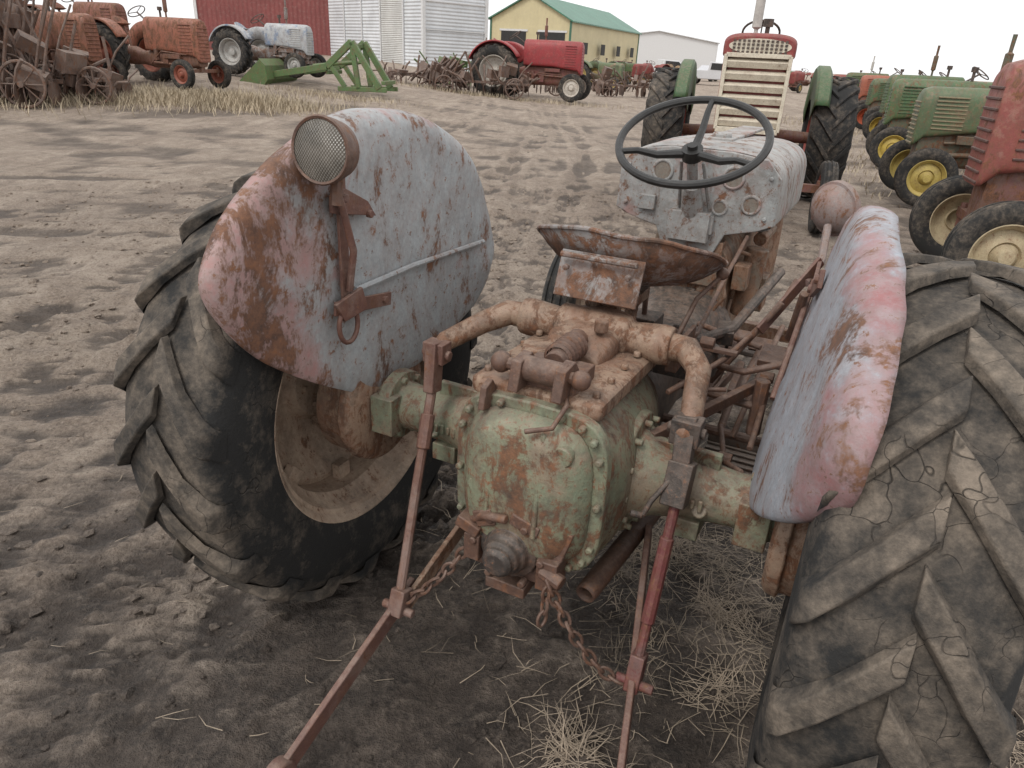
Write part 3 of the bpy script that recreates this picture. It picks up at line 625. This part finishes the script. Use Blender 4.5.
def implement(name,loc,rz,n,spread,seed,mat,wheels=2,wr=.35,z=0):
    random.seed(seed); e=empty(name,(loc[0],loc[1],z),rz); g=Geo()
    L,Wd,Ht=spread
    for sx in(-1,1): g.beam((-L/2,sx*Wd*.3,.5),(L/2,sx*Wd*.22,.45),.08,.08,(0,0,1))
    for i in range(4): x=-L/2+L*(i+.5)/4; g.beam((x,-Wd/2,.45),(x,Wd/2,.5),.07,.07,(0,0,1))
    for i in range(n):
        p=Vector((random.uniform(-L/2,L/2),random.uniform(-Wd/2,Wd/2),random.uniform(.1,.5))); q=p+Vector((random.uniform(-.7,.7),random.uniform(-.4,.4),random.uniform(.1,Ht-.3)))
        g.tube([p,(p+q)/2+Vector((0,0,.1)),q],random.uniform(.02,.045),6)
    for i in range(n//2):
        x=random.uniform(-L/2,L/2);y=random.uniform(-Wd/2,Wd/2); g.rev([(-.02,.0),(0,.22),(.012,.22),(0,0)],(x,y,.24),'X',18)
    for i in range(n//3): g.box((random.uniform(-L/2,L/2),random.uniform(-Wd/2,Wd/2),random.uniform(.4,Ht*.8)),(random.uniform(.2,.6),random.uniform(.1,.4),random.uniform(.1,.5)),(random.uniform(0,30),random.uniform(0,30),random.uniform(0,90)))
    part('frame',g,mat,e,.004)
    g=Geo()
    for k in range(wheels):
        cx=-L*.35+L*.7*k/max(1,wheels-1); cy=-Wd/2
        g.tube([(cx+wr*cos(t),cy,wr+wr*sin(t)) for t in [2*pi*q/28 for q in range(28)]],.03,6,closed=True)
        for s_ in range(8): a=2*pi*s_/8; g.tube([(cx,cy,wr),(cx+wr*cos(a),cy,wr+wr*sin(a))],.014,6)
        g.tube([(cx,cy-.08,wr),(cx,cy+.12,wr)],.06,10)
    part('wheels',g,mat,e); return e
M_SCR=paint('scrap_rust',(.095,.065,.054),(.17,.13,.11),rust=.45,sc=1.5,seed=61); M_SCG=paint('scrap_green',(.09,.17,.06),(.10,.08,.05),patch=.57,rust=.42,sc=1.5,seed=62)
implement('rusty_implement',(-10.8,15.6),.1,44,(2.3,1.3,2.4),3,M_SCR,2,.42,z=terrain(-11,16)*.8)
implement('rusty_implement',(-12.0,16.6),.3,44,(2.6,1.3,2.5),4,M_SCR,2,.42,z=terrain(-12,17)*.8)
implement('rusty_implement',(-9.6,16.6),.0,26,(1.4,1.0,1.2),14,M_SCR,2,.35,z=terrain(-9,17)*.8)
implement('scrap_plow',(-1.7,28.3),0,40,(3.6,1.6,1.3),5,M_SCR,2,.32,z=.12)
implement('scrap_plow',(-4.0,29.5),.1,36,(3.0,1.6,1.2),6,M_SCR,1,.3,z=.2)
implement('scrap_plow',(-.2,32.5),.1,30,(3.8,1.6,1.9),8,M_SCR,2,.35,z=.1)
implement('scrap_plow',(-2.6,33),.2,30,(3.2,1.6,1.7),9,M_SCG,1,.35,z=.15)
implement('scrap_plow',(4.6,36),.2,26,(3.0,1.6,1.3),19,M_SCR,1,.35,z=0)
e=empty('green_loader',(-5.3,22.0,terrain(-5.6,22.0)-.05),radians(-8)); g=Geo()
for y in(-.5,.5):
    g.beam((-1.9,y,.35),(-.2,y,.65),.13,.17,(0,1,0)); g.beam((-.2,y,.65),(.55,y,1.3),.13,.17,(0,1,0)); g.beam((.55,y,1.3),(1.3,y,.15),.13,.16,(0,1,0)); g.beam((.55,y,1.25),(.7,y,.1),.10,.14,(0,1,0)); g.tube([(-.6,y,.65),(.6,y,.8)],.05,8); g.beam((.1,y,.1),(1.5,y,.12),.1,.12,(0,1,0)); g.beam((-.1,y,.7),(.3,y,.15),.1,.12,(0,1,0))
g.beam((.5,-.5,1.2),(.5,.5,1.2),.1,.1,(0,0,1)); g.beam((1.4,-.5,.3),(1.4,.5,.3),.1,.1,(0,0,1)); g.beam((-.2,-.5,.5),(-.2,.5,.5),.1,.1,(0,0,1))
part('loader_arms',g,M_SCG,e,.01)
g=Geo(); prof=[(-2.7,.08),(-1.9,.05),(-1.75,.25),(-1.8,.6),(-1.95,.75)]
g.prism([(x,z) for x,z in prof]+[(x-.03,z+.02) for x,z in reversed(prof)],lambda x,z:(x,-.95,z),lambda x,z:(x,.95,z))
for y in(-.95,.95): g.prism([(-2.7,.08),(-1.9,.05),(-1.75,.25),(-1.8,.6),(-1.95,.75)],lambda x,z:(x,y-.015,z),lambda x,z:(x,y+.015,z))
part('bucket',g,M_SCG,e)

# ================================================================== BUILDINGS
def ribbed(name,c,axis,sc,rough=.5,var=.12,st=.8,stain=(.35,.30,.26),damt=.25):
    m,nt,b=newmat(name); T=NT(nt); tc=T.n('ShaderNodeTexCoord'); v=tc.outputs['Object']
    sx=T.n('ShaderNodeSeparateXYZ'); T.L(v,sx.inputs[0])
    if axis=='Z': w=sx.outputs[2]
    else: w=T.math('ADD',sx.outputs[0],sx.outputs[1])
    s_=T.math('SINE',T.math('MULTIPLY',w,sc)); n=T.noise(v,.6,5,.6); n2=T.noise(v,5,5,.7)
    col=T.mix(T.ramp(n,.35,.65),tuple(x*(1-var) for x in c),tuple(min(1,x*(1+var)) for x in c))
    col=T.mix(T.math('MULTIPLY',T.ramp(n2,.5,.7),damt),col,stain)
    T.L(col,b.inputs['Base Color']); b.inputs['Roughness'].default_value=rough
    T.bump(s_,b,st,.02); return m
def shed(name,corner,ang,W,D,Hh,mat,roofm,trim,rise=1.2,z=0,extra=None):
    e=empty(name,(corner[0],corner[1],z),ang); g=Geo()
    g.prism([(0,0),(W,0),(W,Hh),(W/2,Hh+rise),(0,Hh)],lambda x,z_:(x,0,z_),lambda x,z_:(x,D,z_)); part('walls',g,mat,e)
    g=Geo(); ov=.35
    for sx in(0,1):
        x0=-ov if sx==0 else W+ov; zz=Hh-ov*rise/(W/2)
        g.prism([(x0,zz+.02),(W/2,Hh+rise+.02),(W/2,Hh+rise+.16),(x0,zz+.16)],lambda x,z_:(x,-ov,z_),lambda x,z_:(x,D+ov,z_))
    part('roof',g,roofm,e)
    g=Geo()
    for x,y in((0,0),(W,0),(W,D),(0,D)): g.box((x,y,Hh/2),(.2,.2,Hh-.02))
    g.box((W/2,-.02,.1),(W,.06,.2)); part('trim',g,trim,e)
    if extra: extra(e)
    return e
M_WT=ribbed('white_metal',(.58,.60,.62),'Z',32); M_RB=ribbed('red_metal',(.20,.05,.045),'X',20,.6); M_YL=ribbed('yellow_metal',(.55,.48,.29),'X',14,.6,.06,.5)
M_GR=ribbed('green_roof',(.06,.18,.12),'X',10,.45); M_GRY=ribbed('grey_roof',(.50,.50,.50),'X',10); M_TRW=simple('trim_white',(.6,.6,.6),.5,.1); M_TRG=simple('trim_green',(.05,.14,.09),.5,.1); M_DK=simple('opening_dark',(.03,.03,.03),.8)
def ex_white(e):
    g=Geo(); g.box((-.03,3.6,2.6),(.04,2.6,4.6)); 
    part('door',g,ribbed('door_metal',(.55,.55,.53),'Z',60),e)
    g=Geo(); 
    for y in(2.2,5.0): g.box((-.06,y,2.6),(.08,.12,4.8))
    for y in(7.5,10): g.box((-.05,y,3),(.06,.10,5.8))
    g.box((2.4,-.04,2.7),(4.6,.05,.06)); g.box((2.4,-.04,4.2),(4.6,.05,.06)); part('door_frame',g,M_TRW,e)
shed('white_metal_shed',(-6.3,47),radians(40),4.6,13,6.8,M_WT,M_GRY,M_TRW,1.2,0,ex_white)
shed('red_barn',(-23.5,56),radians(3),16,14,8,M_RB,M_GRY,M_TRW,2,.6)
def ex_y(e):
    g=Geo()
    for i in range(4): g.box((10.03,4+i*7,2.6),(.06,1.6,1.2))
    g.box((2.8,-.03,2),(3.0,.06,4)); g.box((7.4,-.03,2),(3.0,.06,4)); part('doors_windows',g,M_DK,e)
    g=Geo(); g.box((2.8,-.05,4.1),(3.4,.06,.2)); g.box((7.4,-.05,4.1),(3.4,.06,.2)); part('door_trim',g,M_TRW,e)
shed('yellow_barn',(-4.4,90),radians(-22),9.5,30,5.2,M_YL,M_GR,M_TRG,2.4,0,ex_y)
shed('long_white_building',(13.5,155),radians(-3),23,40,5.4,M_TRW,M_GRY,M_TRW,1.6,0)
def car(name,loc,rz,col,L=4.4,truck=False):
    e=empty(name,loc,rz); g=Geo()
    if truck: g.prism([(-L/2,.45),(L/2,.45),(L/2,1.0),(L*.30,1.12),(L*.18,1.75),(-L*.08,1.8),(-L*.10,1.15),(-L/2,1.15)],lambda x,z:(x,-.95,z),lambda x,z:(x,.95,z))
    else: g.prism([(-L/2,.35),(L/2,.35),(L/2,.8),(L*.28,.95),(L*.1,1.45),(-L*.25,1.5),(-L*.42,.98),(-L/2,.92)],lambda x,z:(x,-.85,z),lambda x,z:(x,.85,z))
    part('body',g,simple(name+'_p',col,.35,.05),e,.05)
    g=Geo(); hwd=.96 if truck else .86
    for y in(-hwd,hwd):
        pl=[(L*.27,1.15),(L*.17,1.66),(-L*.05,1.70),(-L*.06,1.2)] if truck else [(L*.22,.97),(L*.08,1.38),(-L*.22,1.42),(-L*.36,1.0)]
        g.prism(pl,lambda x,z:(x,y-.01,z),lambda x,z:(x,y+.01,z))
    part('windows',g,M_DK,e)
    g=Geo()
    for x in(-L*.3,L*.3):
        for y in(-.85,.85): g.rev([(-.12,0),(-.12,.34),(-.08,.38),(.08,.38),(.12,.34),(.12,0)],(x,y,.38),'Y',20)
    part('wheels',g,M_TYREB,e)
car('pickup_truck',(12.2,70,0),radians(8),(.58,.58,.58),5.4,True); car('pickup_truck',(15.8,66,0),radians(-20),(.55,.55,.56),5.4,True); car('pickup_truck',(21.5,72,0),radians(15),(.6,.6,.6),5.4,True)
for i,(x,y,c) in enumerate([(10.6,86,(.10,.03,.03)),(19.5,82,(.5,.5,.52)),(24.5,90,(.05,.08,.16)),(28,84,(.5,.5,.5))]):
    car('parked_car',(x,y,0),radians(10+25*i),c)
for i,(p,c) in enumerate([((7.2,52),RED),((8.5,58),GRN),((10.5,62),(.3,.2,.1)),((5.2,44),(.10,.16,.08)),((19,56),RED),((22,64),GRN)]):
    bg_tractor('distant_tractor',p,(.8,-.6) if i%2 else (-.7,-.7),c,(.4,.3,.1),'bars',lugs=0,seed=80+i,exh=False)
# ================================================================== GROUND
NX,NY=540,620
k=7.4; a_=600/math.sinh(k)
us=np.linspace(-1,1,NX); X=a_*np.sinh(k*us)-.1
uy=np.linspace(-.55,1,NY); Y=a_*np.sinh(k*uy)+1.5
verts=[];nz=noise.noise
def S1(t): t=max(0,min(1,t)); return t*t*(3-2*t)
def rut(q,s,x,y,dep):
    e=math.exp(-q*q); z=-dep*e*(.6+.7*nz(Vector((x*2.3,y*2.3,2))))
    z+=dep*.4*math.exp(-(abs(q)-1.7)**2*3)
    z+=dep*.4*e*(1 if sin(s*2*pi/.19+abs(q)*1.8)>0.1 else 0)
    return z
def gz(x,y):
    d=sqrt((x-.3)**2+(y-2)**2)
    z=terrain(x,y)
    if d<60:
        z+=.05*nz(Vector((x*.5,y*.5,1)))+.035*nz(Vector((x*1.6,y*1.6,5)))*max(0,1-d/50)
        if y>2.6:
            c=x-(.6+.045*(y-4))
            for o in(-3.6,-2.7,-1.05,-.15): 
                q=(c-o+.25*sin(y*.35+o))/.14
                if abs(q)<3: z+=rut(q,y,x,y,.05)*S1((y-2.6)/1.5)
        if x<-.9:
            for (y0_,sl,ph) in((3.3,.35,0),(4.1,.32,1.),(6.6,.12,2.),(8.6,.05,.5)):
                q=(y-(y0_+sl*x+.22*sin(x*1.1+ph)))/.15
                if abs(q)<3: z+=rut(q,x,x,y,.045)*S1((-.9-x)/.8)
    if d<12:
        f=1-d/12; m_=.6+1.7*max(0,nz(Vector((x*.9,y*.9,11)))+.35)
        z+=f*m_*(.030*nz(Vector((x*4.3,y*4.3,3)))+.028*nz(Vector((x*9,y*9,8)))+.026*abs(nz(Vector((x*19,y*19,4))))+.015*nz(Vector((x*37,y*37,4))))
    return z-.024
for y in Y:
    for x in X: verts.append((x,y,gz(x,y)))
faces=[(j*NX+i,j*NX+i+1,(j+1)*NX+i+1,(j+1)*NX+i) for j in range(NY-1) for i in range(NX-1)]
Zg=np.array([v[2] for v in verts]).reshape(NY,NX)
def blur(a,r):
    p=np.pad(a,r,mode='edge'); c=np.cumsum(np.cumsum(np.pad(p,((1,0),(1,0))),0),1); w_=2*r+1
    return (c[w_:,w_:]-c[:-w_,w_:]-c[w_:,:-w_]+c[:-w_,:-w_])/(w_*w_)
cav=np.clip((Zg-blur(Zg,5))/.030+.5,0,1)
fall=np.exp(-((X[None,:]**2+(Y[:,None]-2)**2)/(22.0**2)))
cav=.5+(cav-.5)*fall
g=Geo(); g.v=verts; g.f=faces
m,nt,b=newmat('dirt'); T=NT(nt); tc=T.n('ShaderNodeTexCoord'); v=tc.outputs['Object']
at=T.n('ShaderNodeAttribute'); at.attribute_name='relief'; cv=at.outputs['Fac']
n0=T.noise(v,.35,5,.6); n1=T.noise(v,1.9,6,.74,.5); n2=T.noise(v,9,6,.78); n3=T.noise(v,55,5,.8); 
mp=T.n('ShaderNodeMapping'); T.L(v,mp.inputs[0]); mp.inputs['Rotation'].default_value=(0,0,radians(8)); mp.inputs['Scale'].default_value=(1.9,.25,1)
ns=T.noise(mp.outputs[0],1.2,6,.74,1.2)
dry=T.mix(T.ramp(n1,.35,.65),(.275,.212,.163),(.47,.385,.31)); dry=T.mix(T.math('MULTIPLY',T.ramp(ns,.46,.60),.5),dry,(.20,.152,.118))
dry=T.mix(T.math('MULTIPLY',T.ramp(n2,.50,.63),.5),dry,(.155,.117,.092))
wet_shade=T.mix(T.ramp(n2,.35,.65),(.042,.032,.026),(.140,.108,.086))  # damp mud, its colour darkened further to deepen shade around the tractor
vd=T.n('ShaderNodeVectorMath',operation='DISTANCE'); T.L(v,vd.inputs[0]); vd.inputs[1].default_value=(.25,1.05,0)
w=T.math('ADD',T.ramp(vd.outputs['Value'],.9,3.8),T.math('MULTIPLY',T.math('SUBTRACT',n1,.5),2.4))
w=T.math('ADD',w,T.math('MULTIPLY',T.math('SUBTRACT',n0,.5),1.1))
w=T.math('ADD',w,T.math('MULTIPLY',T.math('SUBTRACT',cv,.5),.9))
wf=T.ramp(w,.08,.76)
col=T.mix(wf,wet_shade,dry)
col=T.mix(T.math('MULTIPLY',T.ramp(n3,.50,.66),.6),col,T.mix(wf,(.21,.168,.135),(.50,.42,.35)))
col=T.mix(T.math('MULTIPLY',T.ramp(n3,.47,.34),.65),col,T.mix(wf,(.028,.021,.017),(.10,.075,.058)))
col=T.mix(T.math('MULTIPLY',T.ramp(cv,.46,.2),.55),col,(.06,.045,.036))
T.L(col,b.inputs['Base Color']); T.L(T.math('ADD',.66,T.math('MULTIPLY',wf,.28)),b.inputs['Roughness'])
h=T.math('ADD',T.math('MULTIPLY',n2,1.3),T.math('MULTIPLY',n3,.7))
T.bump(h,b,1.0,.045)
M_DIRT=m
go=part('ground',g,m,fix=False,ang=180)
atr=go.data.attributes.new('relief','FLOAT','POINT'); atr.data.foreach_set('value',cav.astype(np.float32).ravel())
random.seed(5); g=Geo()
def rock(g,p,r):
    vs=[]; 
    ico=[(0,0,1),(.89,0,.45),(.28,.85,.45),(-.72,.53,.45),(-.72,-.53,.45),(.28,-.85,.45),(.72,.53,-.45),(-.28,.85,-.45),(-.89,0,-.45),(-.28,-.85,-.45),(.72,-.53,-.45),(0,0,-1)]
    F=[(0,1,2),(0,2,3),(0,3,4),(0,4,5),(0,5,1),(1,6,2),(2,7,3),(3,8,4),(4,9,5),(5,10,1),(6,7,2),(7,8,3),(8,9,4),(9,10,5),(10,6,1),(11,7,6),(11,8,7),(11,9,8),(11,10,9),(11,6,10)]
    s=[random.uniform(.6,1.3) for _ in range(3)]
    for q in ico:
        j=random.uniform(.65,1.3); vs.append((p[0]+q[0]*r*s[0]*j,p[1]+q[1]*r*s[1]*j,p[2]+q[2]*r*.6*s[2]*j))
    g.add(vs,F)
for i in range(20000):
    r_=random.random()**.65*9; t=random.uniform(-.2,pi+.2); x=.0+r_*cos(t); y=.5+r_*sin(t)
    if nz(Vector((x*.9,y*.9,11)))<-.25 and random.random()<.6: continue
    rock(g,(x,y,gz(x,y)),random.choice((.004,.005,.007,.009,.012,.016,.022))*random.uniform(.7,1.3))
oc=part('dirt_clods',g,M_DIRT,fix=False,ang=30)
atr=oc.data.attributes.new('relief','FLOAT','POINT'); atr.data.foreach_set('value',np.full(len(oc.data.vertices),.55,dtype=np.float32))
g=Geo()
def blade(g,p,d,l,w,bend=.3):
    p=Vector(p); d=Vector(d).normalized(); s=d.cross(Vector((0,0,1)))
    if s.length<.1: s=Vector((1,0,0))
    s.normalize(); k_=s*random.uniform(-.25,.25)*l; pts=[p,p+d*l*.5+Vector((0,0,-bend*l*.05))+k_*.6,p+d*l+Vector((0,0,-bend*l*.3))+k_*.1]
    vs=[];
    for q,ww in zip(pts,(w,w*.8,w*.2)): vs+=[q-s*ww/2,q+s*ww/2]
    g.add(vs,[(0,1,3,2),(2,3,5,4)])
def scatter(cx,cy,rx,ry,n,up=.1,l=(.04,.15),w=.0022):
    for i in range(n):
        x=random.gauss(cx,rx); y=random.gauss(cy,ry); t=random.uniform(0,2*pi)
        if nz(Vector((x*3.1,y*3.1,21)))<-.12 and random.random()<.8: continue
        blade(g,(x,y,gz(x,y)+random.uniform(.004,.016)),(cos(t),sin(t),random.uniform(-.03,up)),random.uniform(*l),w*random.uniform(.6,1.4))
scatter(.62,1.9,.26,.30,1100,.3); scatter(.45,2.3,.3,.3,700,.3); scatter(.32,1.35,.22,.18,260,.2); scatter(.1,2.2,1.0,1.0,300,.1,(.02,.10)); scatter(-1,3.5,2.5,2,300,.1,(.02,.08)); scatter(2.2,2.6,.9,1.0,1300,.3); scatter(1.6,3.6,.6,.6,800,.3); scatter(1.3,2.2,.4,.4,700,.3); scatter(.1,2.9,.5,.4,300,.2)
part('straw_litter',g,simple('straw',(.31,.25,.185),.85,.55,5),fix=False)
g=Geo()
for (cx,cy,n,s_,L_) in((.19,1.22,140,.05,.15),(.30,1.12,50,.04,.10),(.70,1.75,190,.08,.16),(.55,2.05,160,.1,.14),(.95,2.25,140,.12,.16),(1.35,1.25,200,.15,.16),(1.6,1.8,200,.2,.16),(.62,1.45,90,.06,.12)):
    for i in range(n):
        x=random.gauss(cx,s_*.6); y=random.gauss(cy,s_*.6); t=random.uniform(0,2*pi); blade(g,(x,y,gz(x,y)),(cos(t),sin(t),random.uniform(.1,.9)),random.uniform(.4,1.1)*L_,.0026,1.2)
part('dead_grass_tuft',g,simple('dead_grass',(.33,.265,.20),.85,.4,5),fix=False)
g=Geo()
def patch(cx,cy,rx,ry,n,l):
    for i in range(n):
        x=random.gauss(cx,rx); y=random.gauss(cy,ry); t=random.uniform(0,2*pi)
        blade(g,(x,y,gz(x,y)-.01),(cos(t)*.5,sin(t)*.5,1),random.uniform(.5,1.2)*l,.014,.6)
patch(-7.0,17.6,1.2,.6,4500,.34); patch(-9.2,17.0,1.0,.6,2000,.36); patch(-5.3,20.6,1.0,.4,900,.16); patch(-1.5,27.6,2.5,.4,1200,.22); patch(6.2,12,.8,2.5,900,.14); patch(9,20,1,4,900,.2); patch(-12,15.5,1.5,.6,1800,.35)
part('dry_grass',g,simple('dry_grass_m',(.40,.33,.235),.9,.35,2),fix=False)
# ================================================================== SKY, SUN, CAMERA
w=bpy.data.worlds.new('World'); S.world=w; w.use_nodes=True; nt=w.node_tree; nt.nodes.clear(); T=NT(nt)
o=T.n('ShaderNodeOutputWorld'); bg=T.n('ShaderNodeBackground'); sky=T.n('ShaderNodeTexSky',sky_type='NISHITA'); sky.sun_disc=False
EL=52; AZ=-140
sky.sun_elevation=radians(EL); sky.sun_rotation=radians(AZ); sky.air_density=1; sky.dust_density=3; sky.ozone_density=1
hs=T.n('ShaderNodeHueSaturation'); hs.inputs['Saturation'].default_value=.15; T.L(sky.outputs[0],hs.inputs['Color'])
tc=T.n('ShaderNodeTexCoord'); cl=T.noise(tc.outputs['Generated'],2.2,6,.6,.3)
mixc=T.mix(.82,hs.outputs[0],T.mix(T.ramp(cl,.35,.7),(10.4,10.4,10.5),(12.0,12.0,12.0)))
T.L(mixc,bg.inputs[0]); bg.inputs[1].default_value=.12; T.L(bg.outputs[0],o.inputs[0])
sl=bpy.data.lights.new('sun','SUN'); sl.energy=1.5; sl.angle=radians(18); sl.color=(1,.97,.92); so=bpy.data.objects.new('sun',sl); S.collection.objects.link(so)
az=radians(AZ); d=Vector((sin(az)*cos(radians(EL)),cos(az)*cos(radians(EL)),sin(radians(EL)))); so.rotation_euler=d.to_track_quat('Z','Y').to_euler()
cam=bpy.data.cameras.new('camera'); co=bpy.data.objects.new('camera',cam); S.collection.objects.link(co); S.camera=co
cam.sensor_width=36; cam.lens=713.7/1024*36; cam.clip_end=2000; cam.clip_start=.05
pt=.4312; ro=.0506
fw=Vector((0,cos(pt),-sin(pt))); up=Vector((0,sin(pt),cos(pt))); rt=Vector((1,0,0))
R2=rt*cos(ro)+up*sin(ro); U2=-rt*sin(ro)+up*cos(ro)
Mx=Matrix((R2,U2,-fw)).transposed().to_4x4(); Mx.translation=Vector((0,0,1.524)); co.matrix_world=Mx
S.view_settings.view_transform='Standard'; S.view_settings.look='None'; S.view_settings.exposure=0
